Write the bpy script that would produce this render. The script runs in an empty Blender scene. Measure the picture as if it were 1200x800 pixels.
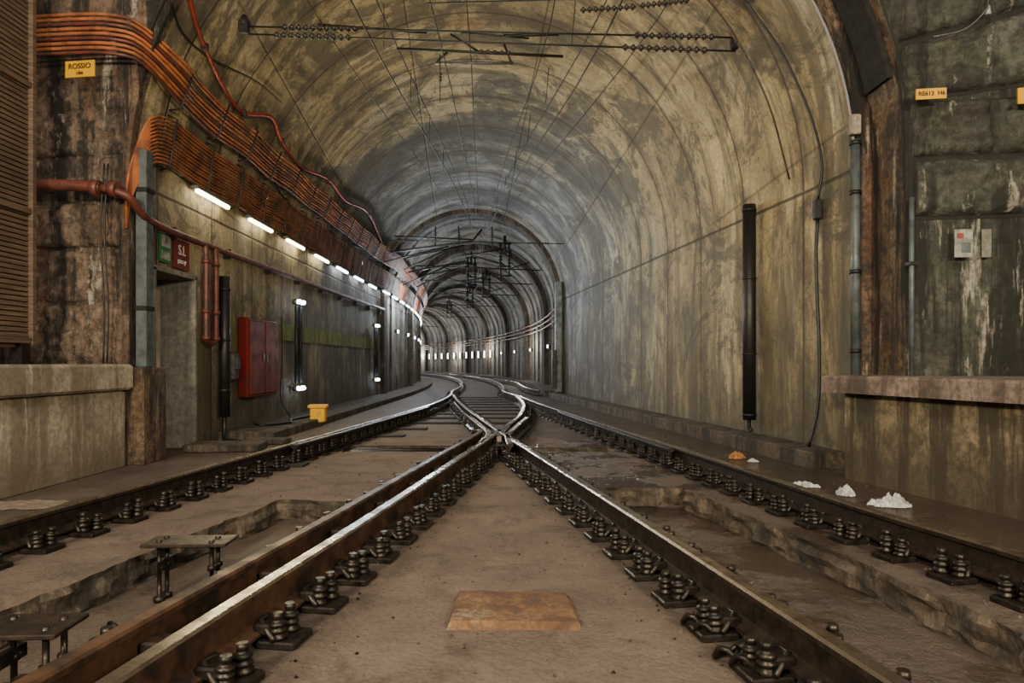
import bpy, math, random
from mathutils import Vector, noise
from mathutils.geometry import tessellate_polygon
random.seed(7)
F=800.0; CH=1.1
def P(px,py,d): return Vector(((px-600)/F*d, d, CH+(425-py)/F*d))
def U(px,py,z=0.0):
    d=(CH-z)*F/(py-425); return Vector(((px-600)/F*d,d,z))
# ---------------------------------------------------------------- materials
class N:
    def __init__(s,name):
        s.m=bpy.data.materials.new(name); s.m.use_nodes=True
        s.t=s.m.node_tree; s.b=s.t.nodes['Principled BSDF']; s._o=None
    def new(s,k): return s.t.nodes.new(k)
    def link(s,a,b): s.t.links.new(a,b)
    def setin(s,sock,v):
        if hasattr(v,'is_linked') or isinstance(v,bpy.types.NodeSocket): s.link(v,sock)
        else:
            if isinstance(v,(tuple,list)) and len(v)==3 and sock.type=='RGBA': v=(*v,1)
            sock.default_value=v
    def obj(s):
        if not s._o: s._o=s.new('ShaderNodeTexCoord')
        return s._o.outputs['Object']
    def uv(s):
        if not s._o: s._o=s.new('ShaderNodeTexCoord')
        return s._o.outputs['UV']
    def map(s,v,sc=(1,1,1),loc=(0,0,0)):
        n=s.new('ShaderNodeMapping'); s.link(v,n.inputs[0]); n.inputs['Scale'].default_value=sc; n.inputs['Location'].default_value=loc; return n.outputs[0]
    def noise(s,v,scale=1,detail=6,rough=.6,dist=0):
        n=s.new('ShaderNodeTexNoise'); s.link(v,n.inputs['Vector']); n.inputs['Scale'].default_value=scale
        n.inputs['Detail'].default_value=detail; n.inputs['Roughness'].default_value=rough; n.inputs['Distortion'].default_value=dist
        return n.outputs[0]
    def vor(s,v,scale=1,feat='F1'):
        n=s.new('ShaderNodeTexVoronoi'); n.feature=feat; s.link(v,n.inputs['Vector']); n.inputs['Scale'].default_value=scale; return n.outputs[0]
    def math(s,op,a,b=0.0,c=0.0):
        n=s.new('ShaderNodeMath'); n.operation=op
        for i,v in enumerate((a,b,c)): s.setin(n.inputs[i],v)
        return n.outputs[0]
    def rng(s,v,a,b,c=0.,d=1.):
        n=s.new('ShaderNodeMapRange'); s.setin(n.inputs[0],v)
        for i,x in enumerate((a,b,c,d)): n.inputs[i+1].default_value=x
        return n.outputs[0]
    def mix(s,f,a,b,mode='MIX'):
        n=s.new('ShaderNodeMix'); n.data_type='RGBA'; n.blend_type=mode
        s.setin(n.inputs[0],f); s.setin(n.inputs[6],a); s.setin(n.inputs[7],b); return n.outputs[2]
    def sep(s,v):
        n=s.new('ShaderNodeSeparateXYZ'); s.link(v,n.inputs[0]); return n.outputs
    def comb(s,x,y,z=0.):
        n=s.new('ShaderNodeCombineXYZ')
        for i,v in enumerate((x,y,z)): s.setin(n.inputs[i],v)
        return n.outputs[0]
    def bump(s,h,st=.3,dist=.02):
        n=s.new('ShaderNodeBump'); s.link(h,n.inputs['Height']); n.inputs['Strength'].default_value=st; n.inputs['Distance'].default_value=dist
        s.link(n.outputs[0],s.b.inputs['Normal'])
    def out(s,col,rough=.8,metal=0.):
        s.setin(s.b.inputs['Base Color'],col); s.setin(s.b.inputs['Roughness'],rough); s.setin(s.b.inputs['Metallic'],metal); return s.m

def concrete(name,c1,c2,dark,light=None,scale=1.2,streak=.6,bump=.35,rough=.85,fine=18,foot=None,rusty=0.,moss=0.):
    n=N(name); o=n.obj()
    a=n.rng(n.noise(o,scale,8,.65),.38,.60)
    col=n.mix(a,c1,c2)
    b=n.rng(n.noise(o,scale*2.7,9,.75,.5),.49,.58)
    col=n.mix(n.math('MULTIPLY',b,.65*streak),col,dark)
    if moss:
        mo=n.rng(n.noise(n.map(o,(1,1,1),(13,5,2)),2.0,9,.72),.48,.6)
        col=n.mix(n.math('MULTIPLY',mo,moss),col,(.045,.075,.035))
    if rusty:
        r=n.rng(n.noise(n.map(o,(1.5,1.5,.4),(3,8,2)),1.7,8,.7),.5,.62)
        col=n.mix(n.math('MULTIPLY',r,rusty),col,(.17,.065,.026))
    st=n.rng(n.noise(n.map(o,(3.2,3.2,.3)),1.3,8,.68),.48,.57)
    col=n.mix(n.math('MULTIPLY',st,streak),col,dark)
    if light:
        l=n.rng(n.noise(n.map(o,(4,4,.55),(7,3,1)),1.6,9,.72),.58,.65)
        col=n.mix(n.math('MULTIPLY',l,.75),col,light)
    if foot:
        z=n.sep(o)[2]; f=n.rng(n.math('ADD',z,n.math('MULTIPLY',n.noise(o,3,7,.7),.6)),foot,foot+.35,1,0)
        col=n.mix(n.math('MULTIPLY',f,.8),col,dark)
    g=n.noise(o,fine,8,.75)
    col=n.mix(n.rng(g,.42,.6,.0,.6),col,dark)
    n.bump(n.math('ADD',g,n.math('MULTIPLY',a,.8)),bump,.025)
    return n.out(col,rough)
def simple(name,c,rough=.5,metal=0.,var=.35,scale=8,dark=None,bump=.1):
    n=N(name); o=n.obj(); d=dark or tuple(x*.4 for x in c)
    f=n.noise(o,scale,6,.65); col=n.mix(n.rng(f,.4,.62,0,min(1,var*1.8)),c,d)
    n.bump(f,bump,.01)
    return n.out(col,n.rng(f,.3,.7,max(.05,rough-.12),min(1,rough+.12)),metal)
def emis(name,c,s):
    n=N(name); n.b.inputs['Emission Color'].default_value=(*c,1); n.b.inputs['Emission Strength'].default_value=s
    return n.out(c,.4)

def vault_mat():
    n=N('tunnel_concrete'); o=n.obj(); uv=n.sep(n.uv()); s_,a_=uv[0],uv[1]; xyz=n.sep(o); z=xyz[2]
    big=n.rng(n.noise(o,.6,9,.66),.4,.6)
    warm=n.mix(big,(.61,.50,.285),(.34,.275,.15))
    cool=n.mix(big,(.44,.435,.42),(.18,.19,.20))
    far=n.math('ADD',n.rng(s_,11.5,19,0,1),n.math('MULTIPLY',n.math('SUBTRACT',n.noise(o,.8,5,.6),.5),2.2))  # cool tint of the deeper lamps painted into the concrete colour with distance
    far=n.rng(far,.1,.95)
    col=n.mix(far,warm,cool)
    ring=n.math('FLOOR',n.math('DIVIDE',s_,1.45))
    pan=n.math('FLOOR',n.math('MULTIPLY',a_,.45))
    wn=n.new('ShaderNodeTexWhiteNoise'); n.link(n.comb(ring,pan,0.),wn.inputs['Vector'])
    col=n.mix(n.rng(wn.outputs[0],0,1,0,.4),col,(.12,.105,.075))
    wn2=n.new('ShaderNodeTexWhiteNoise'); n.link(n.comb(ring,3.,7.),wn2.inputs['Vector'])
    dr=n.math('MULTIPLY',n.rng(wn2.outputs[0],.5,.8),n.rng(n.noise(o,1.3,8,.7),.4,.54))
    col=n.mix(n.math('MULTIPLY',dr,.75),col,(.05,.052,.05))
    sv=n.comb(n.math('MULTIPLY',s_,1.0),n.math('MULTIPLY',a_,.16),0.)
    st=n.rng(n.noise(sv,1.7,10,.74,.7),.5,.59)
    col=n.mix(n.math('MULTIPLY',st,.75),col,(.06,.048,.033))
    st2=n.rng(n.noise(n.map(sv,(1,1,1),(31,4,2)),1.6,9,.7,.4),.55,.66)
    col=n.mix(n.math('MULTIPLY',st2,.5),col,(.68,.61,.45))
    rust=n.rng(n.noise(n.map(sv,(1,1,1),(11,14,5)),2.6,8,.68),.58,.66)
    col=n.mix(n.math('MULTIPLY',rust,.65),col,(.26,.12,.04))
    bl=n.rng(n.noise(o,.9,11,.76,1.),.53,.59)
    col=n.mix(n.math('MULTIPLY',bl,.75),col,(.07,.064,.05))
    # broad dark patches: shadow on the vault painted in, with some staining
    shadow_stain=n.rng(n.noise(n.map(o,(1,1,1),(2.2,.7,5.1)),.42,12,.8,1.3),.525,.56)
    col=n.mix(n.math('MULTIPLY',shadow_stain,.72),col,(.05,.047,.04))
    bl2=n.rng(n.noise(n.map(o,(1,1,1),(5,2,9)),3.0,11,.78,.6),.54,.61)
    col=n.mix(n.math('MULTIPLY',bl2,.65),col,(.075,.06,.043))
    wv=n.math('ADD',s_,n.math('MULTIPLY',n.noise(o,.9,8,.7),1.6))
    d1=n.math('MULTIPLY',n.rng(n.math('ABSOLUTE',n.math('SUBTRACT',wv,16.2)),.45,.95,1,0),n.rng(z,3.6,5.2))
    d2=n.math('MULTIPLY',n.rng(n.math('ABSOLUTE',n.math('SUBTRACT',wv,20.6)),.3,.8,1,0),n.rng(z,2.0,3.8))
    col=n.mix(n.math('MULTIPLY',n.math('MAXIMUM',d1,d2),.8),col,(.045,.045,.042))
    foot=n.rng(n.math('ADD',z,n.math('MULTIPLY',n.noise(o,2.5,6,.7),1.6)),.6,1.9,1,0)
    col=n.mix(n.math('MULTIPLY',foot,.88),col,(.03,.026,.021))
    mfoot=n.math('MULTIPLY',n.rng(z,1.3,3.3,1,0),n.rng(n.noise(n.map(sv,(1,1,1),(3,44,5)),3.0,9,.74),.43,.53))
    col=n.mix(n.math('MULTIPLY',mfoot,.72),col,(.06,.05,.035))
    fr=n.math('FRACT',n.math('DIVIDE',s_,1.45))
    dj=n.math('MULTIPLY',n.math('ABSOLUTE',n.math('SUBTRACT',fr,.5)),1.45)
    wob=n.math('MULTIPLY',n.noise(o,4,4,.6),.012)
    line=n.rng(n.math('ADD',dj,wob),.012,.032,1,0)
    halo=n.math('MULTIPLY',n.rng(dj,.0,.28,1,0),n.rng(n.noise(o,2.2,9,.76),.43,.55))
    col=n.mix(n.math('MULTIPLY',halo,.85),col,(.075,.052,.033))
    zl=n.rng(n.math('ABSOLUTE',n.math('SUBTRACT',z,3.08)),.01,.024,1,0)
    fa=n.math('FRACT',n.math('MULTIPLY',a_,.45))
    al=n.math('MULTIPLY',n.rng(n.math('ABSOLUTE',n.math('SUBTRACT',fa,.5)),.004,.01,1,0),.5)
    al=n.math('MULTIPLY',al,n.rng(z,3.2,3.25))
    ln=n.math('MAXIMUM',n.math('MAXIMUM',line,zl),al)
    col=n.mix(n.math('MULTIPLY',ln,.88),col,(.025,.02,.016))
    g=n.noise(o,20,8,.75)
    col=n.mix(n.rng(g,.42,.62,0,.45),col,(.09,.075,.052))
    n.bump(n.math('SUBTRACT',n.math('ADD',n.math('MULTIPLY',g,.5),big),n.math('MULTIPLY',ln,1.5)),.5,.03)
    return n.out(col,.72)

def floor_mat():
    n=N('dirty_floor'); o=n.obj(); xyz=n.sep(o)
    a=n.rng(n.noise(o,.9,9,.7),.38,.62)
    col=n.mix(a,(.205,.152,.124),(.128,.094,.076))
    b=n.rng(n.noise(o,2.6,10,.76,.6),.5,.62)
    col=n.mix(n.math('MULTIPLY',b,.65),col,(.055,.041,.033))
    l=n.rng(n.noise(n.map(o,(1,1,1),(4,9,2)),1.7,10,.8),.57,.65)
    col=n.mix(n.math('MULTIPLY',l,.35),col,(.30,.245,.205))
    cx=n.math('ADD',xyz[0],n.math('MULTIPLY',xyz[1],.16))
    wet=n.math('MULTIPLY',n.rng(cx,2.4,2.9),n.rng(n.noise(o,1.2,6,.6),.3,.46))
    wl=n.math('MULTIPLY',n.rng(n.math('ADD',cx,n.math('MULTIPLY',xyz[1],-.05)),-2.0,-2.6),n.rng(n.noise(o,1.0,6,.6),.3,.5,.2,.6))
    wet=n.math('MAXIMUM',wet,wl)
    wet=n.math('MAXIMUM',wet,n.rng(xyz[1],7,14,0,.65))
    midr=n.math('MULTIPLY',n.rng(n.math('ADD',xyz[0],n.math('MULTIPLY',xyz[1],.175)),1.5,1.75),n.rng(n.noise(n.map(o,(1,1,1),(8,3,1)),1.3,8,.65),.4,.56,.4,1.))
    wet=n.math('MAXIMUM',wet,midr)
    deep=n.rng(xyz[2],-.04,-.12,0,.7)
    wet=n.math('MAXIMUM',wet,n.math('MULTIPLY',deep,n.rng(n.noise(o,1.4,8,.7),.35,.6,.6,1)))
    sL=n.math('ABSOLUTE',n.math('ADD',n.math('SUBTRACT',xyz[0],n.math('MULTIPLY',xyz[1],.133)),1.385))
    sR=n.math('ABSOLUTE',n.math('SUBTRACT',n.math('ADD',xyz[0],n.math('MULTIPLY',xyz[1],.175)),1.43))
    gz=n.rng(n.math('ADD',n.math('MINIMUM',sL,sR),n.math('MULTIPLY',n.noise(o,6,7,.7),.35)),.25,.55,.85,0)
    col=n.mix(gz,col,(.032,.024,.019))
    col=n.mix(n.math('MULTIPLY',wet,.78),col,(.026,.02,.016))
    v=n.vor(o,38); g=n.noise(o,45,8,.78)
    sp=n.rng(g,.51,.65)
    col=n.mix(n.math('MULTIPLY',sp,.6),col,(.036,.028,.023))
    n.bump(n.math('MULTIPLY',n.math('ADD',n.math('MULTIPLY',g,1.6),n.math('ADD',n.math('MULTIPLY',a,1.5),n.math('MULTIPLY',v,.5))),n.rng(wet,.6,1,1,.3)),.75,.025)
    rg=n.rng(wet,.3,.95,.88,.12)
    farr=n.rng(xyz[1],8.5,12,0,.75)
    return n.out(col,n.math('MAXIMUM',rg,farr))

M={}
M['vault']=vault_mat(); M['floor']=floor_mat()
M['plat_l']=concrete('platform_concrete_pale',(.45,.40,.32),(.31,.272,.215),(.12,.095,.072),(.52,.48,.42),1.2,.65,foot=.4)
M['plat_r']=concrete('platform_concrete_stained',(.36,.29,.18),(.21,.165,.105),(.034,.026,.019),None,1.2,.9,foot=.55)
M['cap_r']=concrete('platform_cap',(.30,.225,.195),(.18,.135,.115),(.045,.034,.029),None,2,.7)
M['plinth']=concrete('kerb_concrete',(.14,.107,.08),(.078,.06,.045),(.02,.016,.013),None,2.5,.85,.8)
M['pier_l']=concrete('pier_stone_rusty',(.25,.18,.135),(.10,.074,.058),(.012,.01,.009),(.5,.46,.4),1.4,.95,.9,rusty=.35,fine=12)
M['pier_r']=concrete('pier_stone_dark',(.105,.105,.09),(.038,.04,.035),(.007,.007,.006),(.45,.42,.37),1.3,.85,1.,rusty=.08,fine=12,moss=.28)
M['mortar']=concrete('dark_mortar',(.02,.018,.015),(.012,.011,.01),(.005,.005,.004),None,2,.5)
M['ringm']=concrete('portal_ring_stained',(.19,.135,.092),(.08,.055,.04),(.009,.007,.006),(.36,.31,.26),1.6,1.,.8,rusty=.55)
M['rust']=simple('rusty_rail_steel',(.042,.027,.02),.45,.4,.6,14,(.01,.008,.007),.25)
M['rustor']=simple('brown_rusty_rail',(.095,.05,.031),.5,.35,.8,5,(.018,.012,.009),.25)
M['polish']=simple('polished_rail_head',(.42,.37,.32),.3,.95,.5,9,(.15,.115,.09),.05)
M['iron']=simple('greasy_black_iron',(.03,.023,.019),.4,.5,.6,25,(.009,.007,.006),.3)
M['plate']=concrete('rust_stained_plate',(.24,.13,.06),(.14,.07,.035),(.05,.028,.018),(.30,.24,.17),5,.6,.6,fine=30)
M['black']=simple('black_duct',(.006,.006,.007),.5,0,.3,10)
M['dull']=simple('slot_shade_black',(.008,.007,.006),.95,0,.3,10)
M['dkmetal']=simple('dark_metal',(.025,.025,.026),.5,.5,.4,10)
M['galv']=simple('galvanised_steel',(.18,.19,.2),.45,.6,.5,9)
M['redpipe']=simple('red_brown_pipe',(.14,.034,.024),.5,.05,.6,7,(.045,.02,.016))
M['orange']=simple('lamp_glow_cable',(.38,.12,.038),.65,0,.6,3,(.09,.028,.014))  # orange glow of the wall lamps below, painted into the cable colour
M['redcab']=simple('red_cable',(.25,.02,.012),.5,0,.4,6)
M['redbox']=simple('red_paint',(.15,.007,.006),.45,0,.5,5)
M['yellow']=simple('yellow_paint',(.8,.42,.0),.5,0,.25,12)
M['ysign']=simple('yellow_sign',(.60,.31,.0),.6,0,.15,6)
M['white']=simple('white_sign',(.34,.34,.31),.5,0,.6,9)
M['green']=simple('green_sign',(.02,.14,.05),.5,0,.2,6)
M['greenband']=concrete('green_paint_band',(.33,.40,.12),(.2,.25,.09),(.07,.075,.04),None,2,.6)
M['text']=simple('sign_ink',(.012,.008,.006),.6,0,0,5)
M['textw']=simple('sign_ink_white',(.7,.7,.68),.6,0,0,5)
M['door']=simple('cream_door',(.48,.45,.34),.5,0,.4,3)
M['reveal']=concrete('door_reveal',(.28,.265,.23),(.19,.18,.16),(.07,.07,.06),None,1.5,.5)
M['bluegrey']=simple('blue_grey_steel',(.10,.125,.135),.5,.2,.5,6)
M['insul']=simple('insulator',(.03,.026,.026),.3,0,.3,10)
M['wire']=simple('catenary_wire',(.018,.018,.018),.5,.3,.3,10)
M['plastic']=simple('white_plastic',(.5,.5,.51),.35,0,.5,9)
M['litor']=simple('orange_wrapper',(.42,.17,.06),.5,0,.6,20)
M['tube']=emis('fluorescent_tube',(1,.86,.52),20)
M['tubec']=emis('fluorescent_tube_cool',(.82,.93,1.),18)
M['spotc']=emis('small_lamp_cool',(.8,.93,1.),22)
M['tubefar']=emis('tunnel_lamp_warm_white',(1,.93,.76),10)
def woodmat():
    n=N('weathered_slats'); o=n.obj()
    g=n.noise(n.map(o,(3,2,40)),1.5,6,.6); a=n.noise(o,1.5,5,.6)
    col=n.mix(n.rng(g,.38,.62),(.15,.098,.068),(.07,.046,.034)); col=n.mix(n.rng(a,.4,.7,0,.5),col,(.045,.032,.026))
    n.bump(g,.3,.01); return n.out(col,.7)
M['wood']=woodmat()

# ---------------------------------------------------------------- mesh builder
class MB:
    def __init__(s): s.v=[];s.f=[];s.mi=[];s.sm=[];s.mats=[];s.uvs={}
    def m(s,k):
        if k not in s.mats: s.mats.append(k)
        return s.mats.index(k)
    def face(s,idx,mat,smooth=False): s.f.append(tuple(idx)); s.mi.append(s.m(mat)); s.sm.append(smooth)
    def add(s,vs): 
        b=len(s.v); s.v+= [tuple(v) for v in vs]; return b
    def box(s,c,d,mat,rz=0.,bev=0.0):
        c=Vector(c);hx,hy,hz=d[0]/2,d[1]/2,d[2]/2; cr,sr=math.cos(rz),math.sin(rz)
        def T(x,y,z): return (c.x+x*cr-y*sr,c.y+x*sr+y*cr,c.z+z)
        if bev<=0:
            b=s.add([T(x,y,z) for z in(-hz,hz) for y in(-hy,hy) for x in(-hx,hx)])
            for q in((0,2,3,1),(4,5,7,6),(0,1,5,4),(2,6,7,3),(0,4,6,2),(1,3,7,5)): s.face([b+i for i in q],mat)
        else:
            e=bev; rings=[(-hz,e),(-hz+e,0),(hz-e,0),(hz,e)]
            bs=[]
            for z,i in rings:
                X,Y=hx-i,hy-i
                bs.append(s.add([T(x,y,z) for x,y in((-X+e,-Y),(X-e,-Y),(X,-Y+e),(X,Y-e),(X-e,Y),(-X+e,Y),(-X,Y-e),(-X,-Y+e))]))
            for a,b in zip(bs,bs[1:]):
                for k in range(8): s.face([a+k,a+(k+1)%8,b+(k+1)%8,b+k],mat)
            s.face([bs[0]+k for k in range(7,-1,-1)],mat); s.face([bs[-1]+k for k in range(8)],mat)
    def tube(s,pts,r,mat,n=8,cap=True,smooth=True):
        pts=[Vector(p) for p in pts]; rs=r if isinstance(r,(list,tuple)) else [r]*len(pts)
        t0=(pts[1]-pts[0]).normalized(); up=Vector((0,0,1)) if abs(t0.z)<.9 else Vector((0,1,0))
        a=t0.cross(up).normalized(); prev=None; base=[]
        for i,p in enumerate(pts):
            if i==0:t=(pts[1]-pts[0])
            elif i==len(pts)-1:t=(pts[-1]-pts[-2])
            else:t=(pts[i+1]-pts[i-1])
            if t.length<1e-9: t=prev or Vector((0,1,0))
            t=t.normalized(); prev=t
            a=(a-t*a.dot(t)).normalized(); b=t.cross(a)
            base.append(s.add([p+(a*math.cos(k*2*math.pi/n)+b*math.sin(k*2*math.pi/n))*rs[i] for k in range(n)]))
        for A,B in zip(base,base[1:]):
            for k in range(n): s.face([A+k,A+(k+1)%n,B+(k+1)%n,B+k],mat,smooth)
        if cap:
            s.face([base[0]+k for k in range(n-1,-1,-1)],mat); s.face([base[-1]+k for k in range(n)],mat)
    def lathe(s,p0,p1,prof,mat,n=10):  # prof: (t,r)
        p0=Vector(p0);p1=Vector(p1); d=(p1-p0); t0=d.normalized(); up=Vector((0,0,1)) if abs(t0.z)<.9 else Vector((0,1,0))
        a=t0.cross(up).normalized(); b=t0.cross(a); bs=[]
        for t,r in prof: bs.append(s.add([p0+d*t+(a*math.cos(k*2*math.pi/n)+b*math.sin(k*2*math.pi/n))*r for k in range(n)]))
        for A,B in zip(bs,bs[1:]):
            for k in range(n): s.face([A+k,A+(k+1)%n,B+(k+1)%n,B+k],mat,True)
        s.face([bs[0]+k for k in range(n-1,-1,-1)],mat); s.face([bs[-1]+k for k in range(n)],mat)
    def insulator(s,p0,p1,r,mat='insul',k=9):
        pr=[(0,r*.35)]
        for i in range(k):
            t=(i+.5)/k; w=.3/k; pr+=[(t-w,r*.4),(t-w*.3,r),(t+w*.3,r),(t+w,r*.4)]
        pr.append((1,r*.35)); s.lathe(p0,p1,pr,mat,8)
    def obj(s,name,parent=None,uv=None):
        me=bpy.data.meshes.new(name); me.from_pydata(s.v,[],s.f); 
        for k in s.mats: me.materials.append(M[k])
        me.polygons.foreach_set('material_index',s.mi); me.polygons.foreach_set('use_smooth',s.sm)
        if uv:
            L=me.uv_layers.new(name='UVMap'); 
            for li,l in enumerate(me.loops): L.data[li].uv=uv[l.vertex_index]
        me.update(); o=bpy.data.objects.new(name,me); bpy.context.scene.collection.objects.link(o)
        if parent: o.parent=parent
        return o
def smoothpts(pts,k=6):
    pts=[Vector(p) for p in pts]; q=[pts[0]*2-pts[1]]+pts+[pts[-1]*2-pts[-2]]; out=[]
    for i in range(1,len(q)-2):
        a,b,c,d=q[i-1:i+3]
        for j in range(k):
            t=j/k; out.append(.5*((2*b)+(c-a)*t+(2*a-5*b+4*c-d)*t*t+(3*b-a-3*c+d)*t**3))
    out.append(pts[-1]); return out
def text(body,loc,size,mat,rot,parent,name='lettering'):
    cu=bpy.data.curves.new(name,'FONT'); cu.body=body; cu.size=size; cu.align_x='CENTER'; cu.align_y='CENTER'; cu.extrude=.001; cu.offset=.0015
    cu.materials.append(M[mat]); o=bpy.data.objects.new(name,cu); o.location=loc; o.rotation_euler=rot
    bpy.context.scene.collection.objects.link(o); o.parent=parent; return o

# ---------------------------------------------------------------- tunnel
R=120.; S0=22.; SPR=3.1
def sec(s):
    if s<=S0:
        XL=-4.15; XR=4.49-.136*s; return (XL+XR)/2,s,0.,(XR-XL)/2
    th=(s-S0)/R; return -1.22-R*(1-math.cos(th)),S0+R*math.sin(th),th,2.95
def wp(s,lat,z):
    cx,cy,th,h=sec(s); return Vector((cx+lat*math.cos(th),cy+lat*math.sin(th),z))
def wall(s,side,z,off=0.):
    h=sec(s)[3]-off
    lat=h if z<=SPR else math.sqrt(max(0,h*h-(z-SPR)**2))
    return wp(s,side*lat,z)
def hit(px,py,off=.04):
    t=5.
    while t<60:
        p=P(px,py,t)
        if t>7:
            cx,cy,th,h=sec(t) if t<=S0 else sec(S0)
            h-=off; l=abs(p.x-cx)
            if (p.z<=SPR and l>h) or (p.z>SPR and l*l+(p.z-SPR)**2>h*h): return p
        t+=.02
    return P(px,py,20)
NA=44
def profile(h):
    pr=[(-h,z) for z in(0.,.5,1.1,1.7,2.17,2.6)]
    for k in range(NA+1):
        a=math.pi*(1-k/NA); pr.append((h*math.cos(a),SPR+h*math.sin(a)))
    pr+=[(h,z) for z in(2.6,2.17,1.7,1.1,.5,0.)]; return pr
def aval(i,h):
    npf=6
    if i<npf: return -(h*math.pi/2+SPR-(0.,.5,1.1,1.7,2.17,2.6)[i])
    if i>npf+NA: return (h*math.pi/2+SPR-(2.6,2.17,1.7,1.1,.5,0.)[i-npf-NA-1])
    return h*math.pi*((i-npf)/NA-.5)
def yp(x): return 6.3-.142*(x-3.6)
mb=MB(); uv=[]; rows=[]
stations=['skew',(7.87,0),(8.3,0),(8.85,0)]+[(9.2+.4*i,0) for i in range(30)]+[(21.5,0),(21.51,-.13),(22.0,-.13),(22.001,.03)]
s=22.2; k=0
while s<135:
    e=.03
    if k%5==4: stations+=[(s,e),(s+.6,e),(s+.61,-.2),(s+1.1,-.2),(s+1.11,e)]
    else: stations+=[(s,e),(s+1.35,e),(s+1.36,-.04),(s+1.45,-.04)] if s<80 else [(s,e),(s+1.4,e)]
    s+=1.46; k+=1
for st in stations:
    if st=='skew': cx,cy,th,h=sec(7.2); sv=7.3
    else: cx,cy,th,h=sec(st[0]); sv=st[0]; h+=st[1]
    pr=profile(h); base=len(mb.v)
    for i,(l,z) in enumerate(pr):
        if st=='skew': y=7.27-.065*(l); mb.v.append((cx+l,y,z)); uv.append((y,aval(i,h)))
        else: mb.v.append((cx+l*math.cos(th),cy+l*math.sin(th),z)); uv.append((sv,aval(i,h)))
    rows.append(base)
npf=len(profile(1))
for r in range(len(rows)-1):
    s0=stations[r]; s1=stations[r+1]
    dark=s0!='skew' and ((s0[1]<-.1) or (s1[1]<-.1))
    for i in range(npf-1):
        if s0[0] in(7.87,8.3) and i<4: continue
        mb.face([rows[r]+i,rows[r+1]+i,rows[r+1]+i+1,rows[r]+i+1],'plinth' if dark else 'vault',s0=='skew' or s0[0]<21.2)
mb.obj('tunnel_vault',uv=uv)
# portal ring (reveal) and portal wall
mb=MB(); C0=-.3; HR=3.93
def opening(h,n=48):
    pr=[(-h,0.),(-h,1.5)]
    for k in range(n+1):
        a=math.pi*(1-k/n); pr.append((h*math.cos(a),SPR+h*math.sin(a)))
    return pr+[(h,1.5),(h,0.)]
op=opening(HR); oi=opening(3.845)
A=mb.add([(C0+l,yp(C0+l),z) for l,z in op]); B=mb.add([(C0+l,7.27-.065*l-.12,z) for l,z in op]); 
C=mb.add([(C0+l-.005,7.27-.065*l-.12,z) for l,z in oi]); D=mb.add([(C0+l-.005,7.27-.065*l+.01,z) for l,z in oi])
for a,b in((A,B),(B,C),(C,D)):
    for i in range(len(op)-1): mb.face([a+i,b+i,b+i+1,a+i+1],'ringm',False)
bs=[]
for q in range(25):
    a=math.asin(.68/HR)+ (math.asin(3.8/HR)-math.asin(.68/HR))*q/24
    def pt(r,dy): 
        x=C0+r*math.cos(a); return (x,yp(x)+dy,SPR+r*math.sin(a))
    bs.append(mb.add([pt(HR,.1),pt(HR-.05,.1),pt(HR-.05,.5),pt(HR,.5)]))
for a,b in zip(bs,bs[1:]):
    for k in range(3): mb.face([a+k,a+k+1,b+k+1,b+k],'dull')  # recess shade of the slot painted as a black strip along the ring
mb.face([bs[0]+k for k in range(4)],'dull'); mb.face([bs[-1]+k for k in range(4)],'dull')
mb.obj('portal_arch_ring')
mb=MB()
outer=[(-9.,0.),(-9.,9.5),(9.,9.5),(9.,0.)]+[(C0+l,z) for l,z in reversed(op)]
pts=[Vector((x,z,0)) for x,z in outer]
tri=tessellate_polygon([pts]); b=mb.add([(x,yp(x),z) for x,z in outer])
for t in tri:
    p=[Vector(mb.v[b+i]) for i in t]; nn=(p[1]-p[0]).cross(p[2]-p[0])
    t=list(t) if nn.y<0 else list(reversed(t))
    cxm=sum(q.x for q in p)/3
    mb.face([b+i for i in t],'pier_l' if cxm<0 else 'pier_r')
mb.obj('wall_portal')
def stone(mb,q,mat,depth=.07,nu=22,nv=14,seed=0.,rgh=1.):
    lu=((Vector(q[1])-Vector(q[0])).length+(Vector(q[2])-Vector(q[3])).length)/2
    lv=((Vector(q[3])-Vector(q[0])).length+(Vector(q[2])-Vector(q[1])).length)/2
    us=[0,.02/lu,.06/lu]+[.06/lu+(1-.12/lu)*i/(nu) for i in range(1,nu)]+[1-.06/lu,1-.02/lu,1]
    vs=[0,.02/lv,.06/lv]+[.06/lv+(1-.12/lv)*i/(nv) for i in range(1,nv)]+[1-.06/lv,1-.02/lv,1]
    base=len(mb.v)
    for v in vs:
        for u in us:
            x=(q[0][0]*(1-u)+q[1][0]*u)*(1-v)+(q[3][0]*(1-u)+q[2][0]*u)*v
            z=(q[0][1]*(1-u)+q[1][1]*u)*(1-v)+(q[3][1]*(1-u)+q[2][1]*u)*v
            e=min(u*lu,(1-u)*lu,v*lv,(1-v)*lv); hgt=-.01+depth*min(1,max(0,e)/.035)**.6
            if e>0: hgt+=rgh*(.03*noise.noise(Vector((x*3,z*3,seed)))+.035*noise.noise(Vector((x*8,z*8,seed)))+.018*noise.noise(Vector((x*21,z*21,seed))))
            mb.v.append((x,yp(x)-hgt,z))
    nu_=len(us)
    for j in range(len(vs)-1):
        for i in range(nu_-1): mb.face([base+j*nu_+i,base+j*nu_+i+1,base+(j+1)*nu_+i+1,base+(j+1)*nu_+i],mat,True)
mb=MB(); G=.018
def blk(x0,x1,z0,z1,sd,x0t=None): stone(mb,[(x0+G,z0+G),(x1-G,z0+G),(x1-G,z1-G),((x0t or x0)+G,z1-G)],'pier_r',.11,34,20,seed=sd,rgh=1.5)
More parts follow.
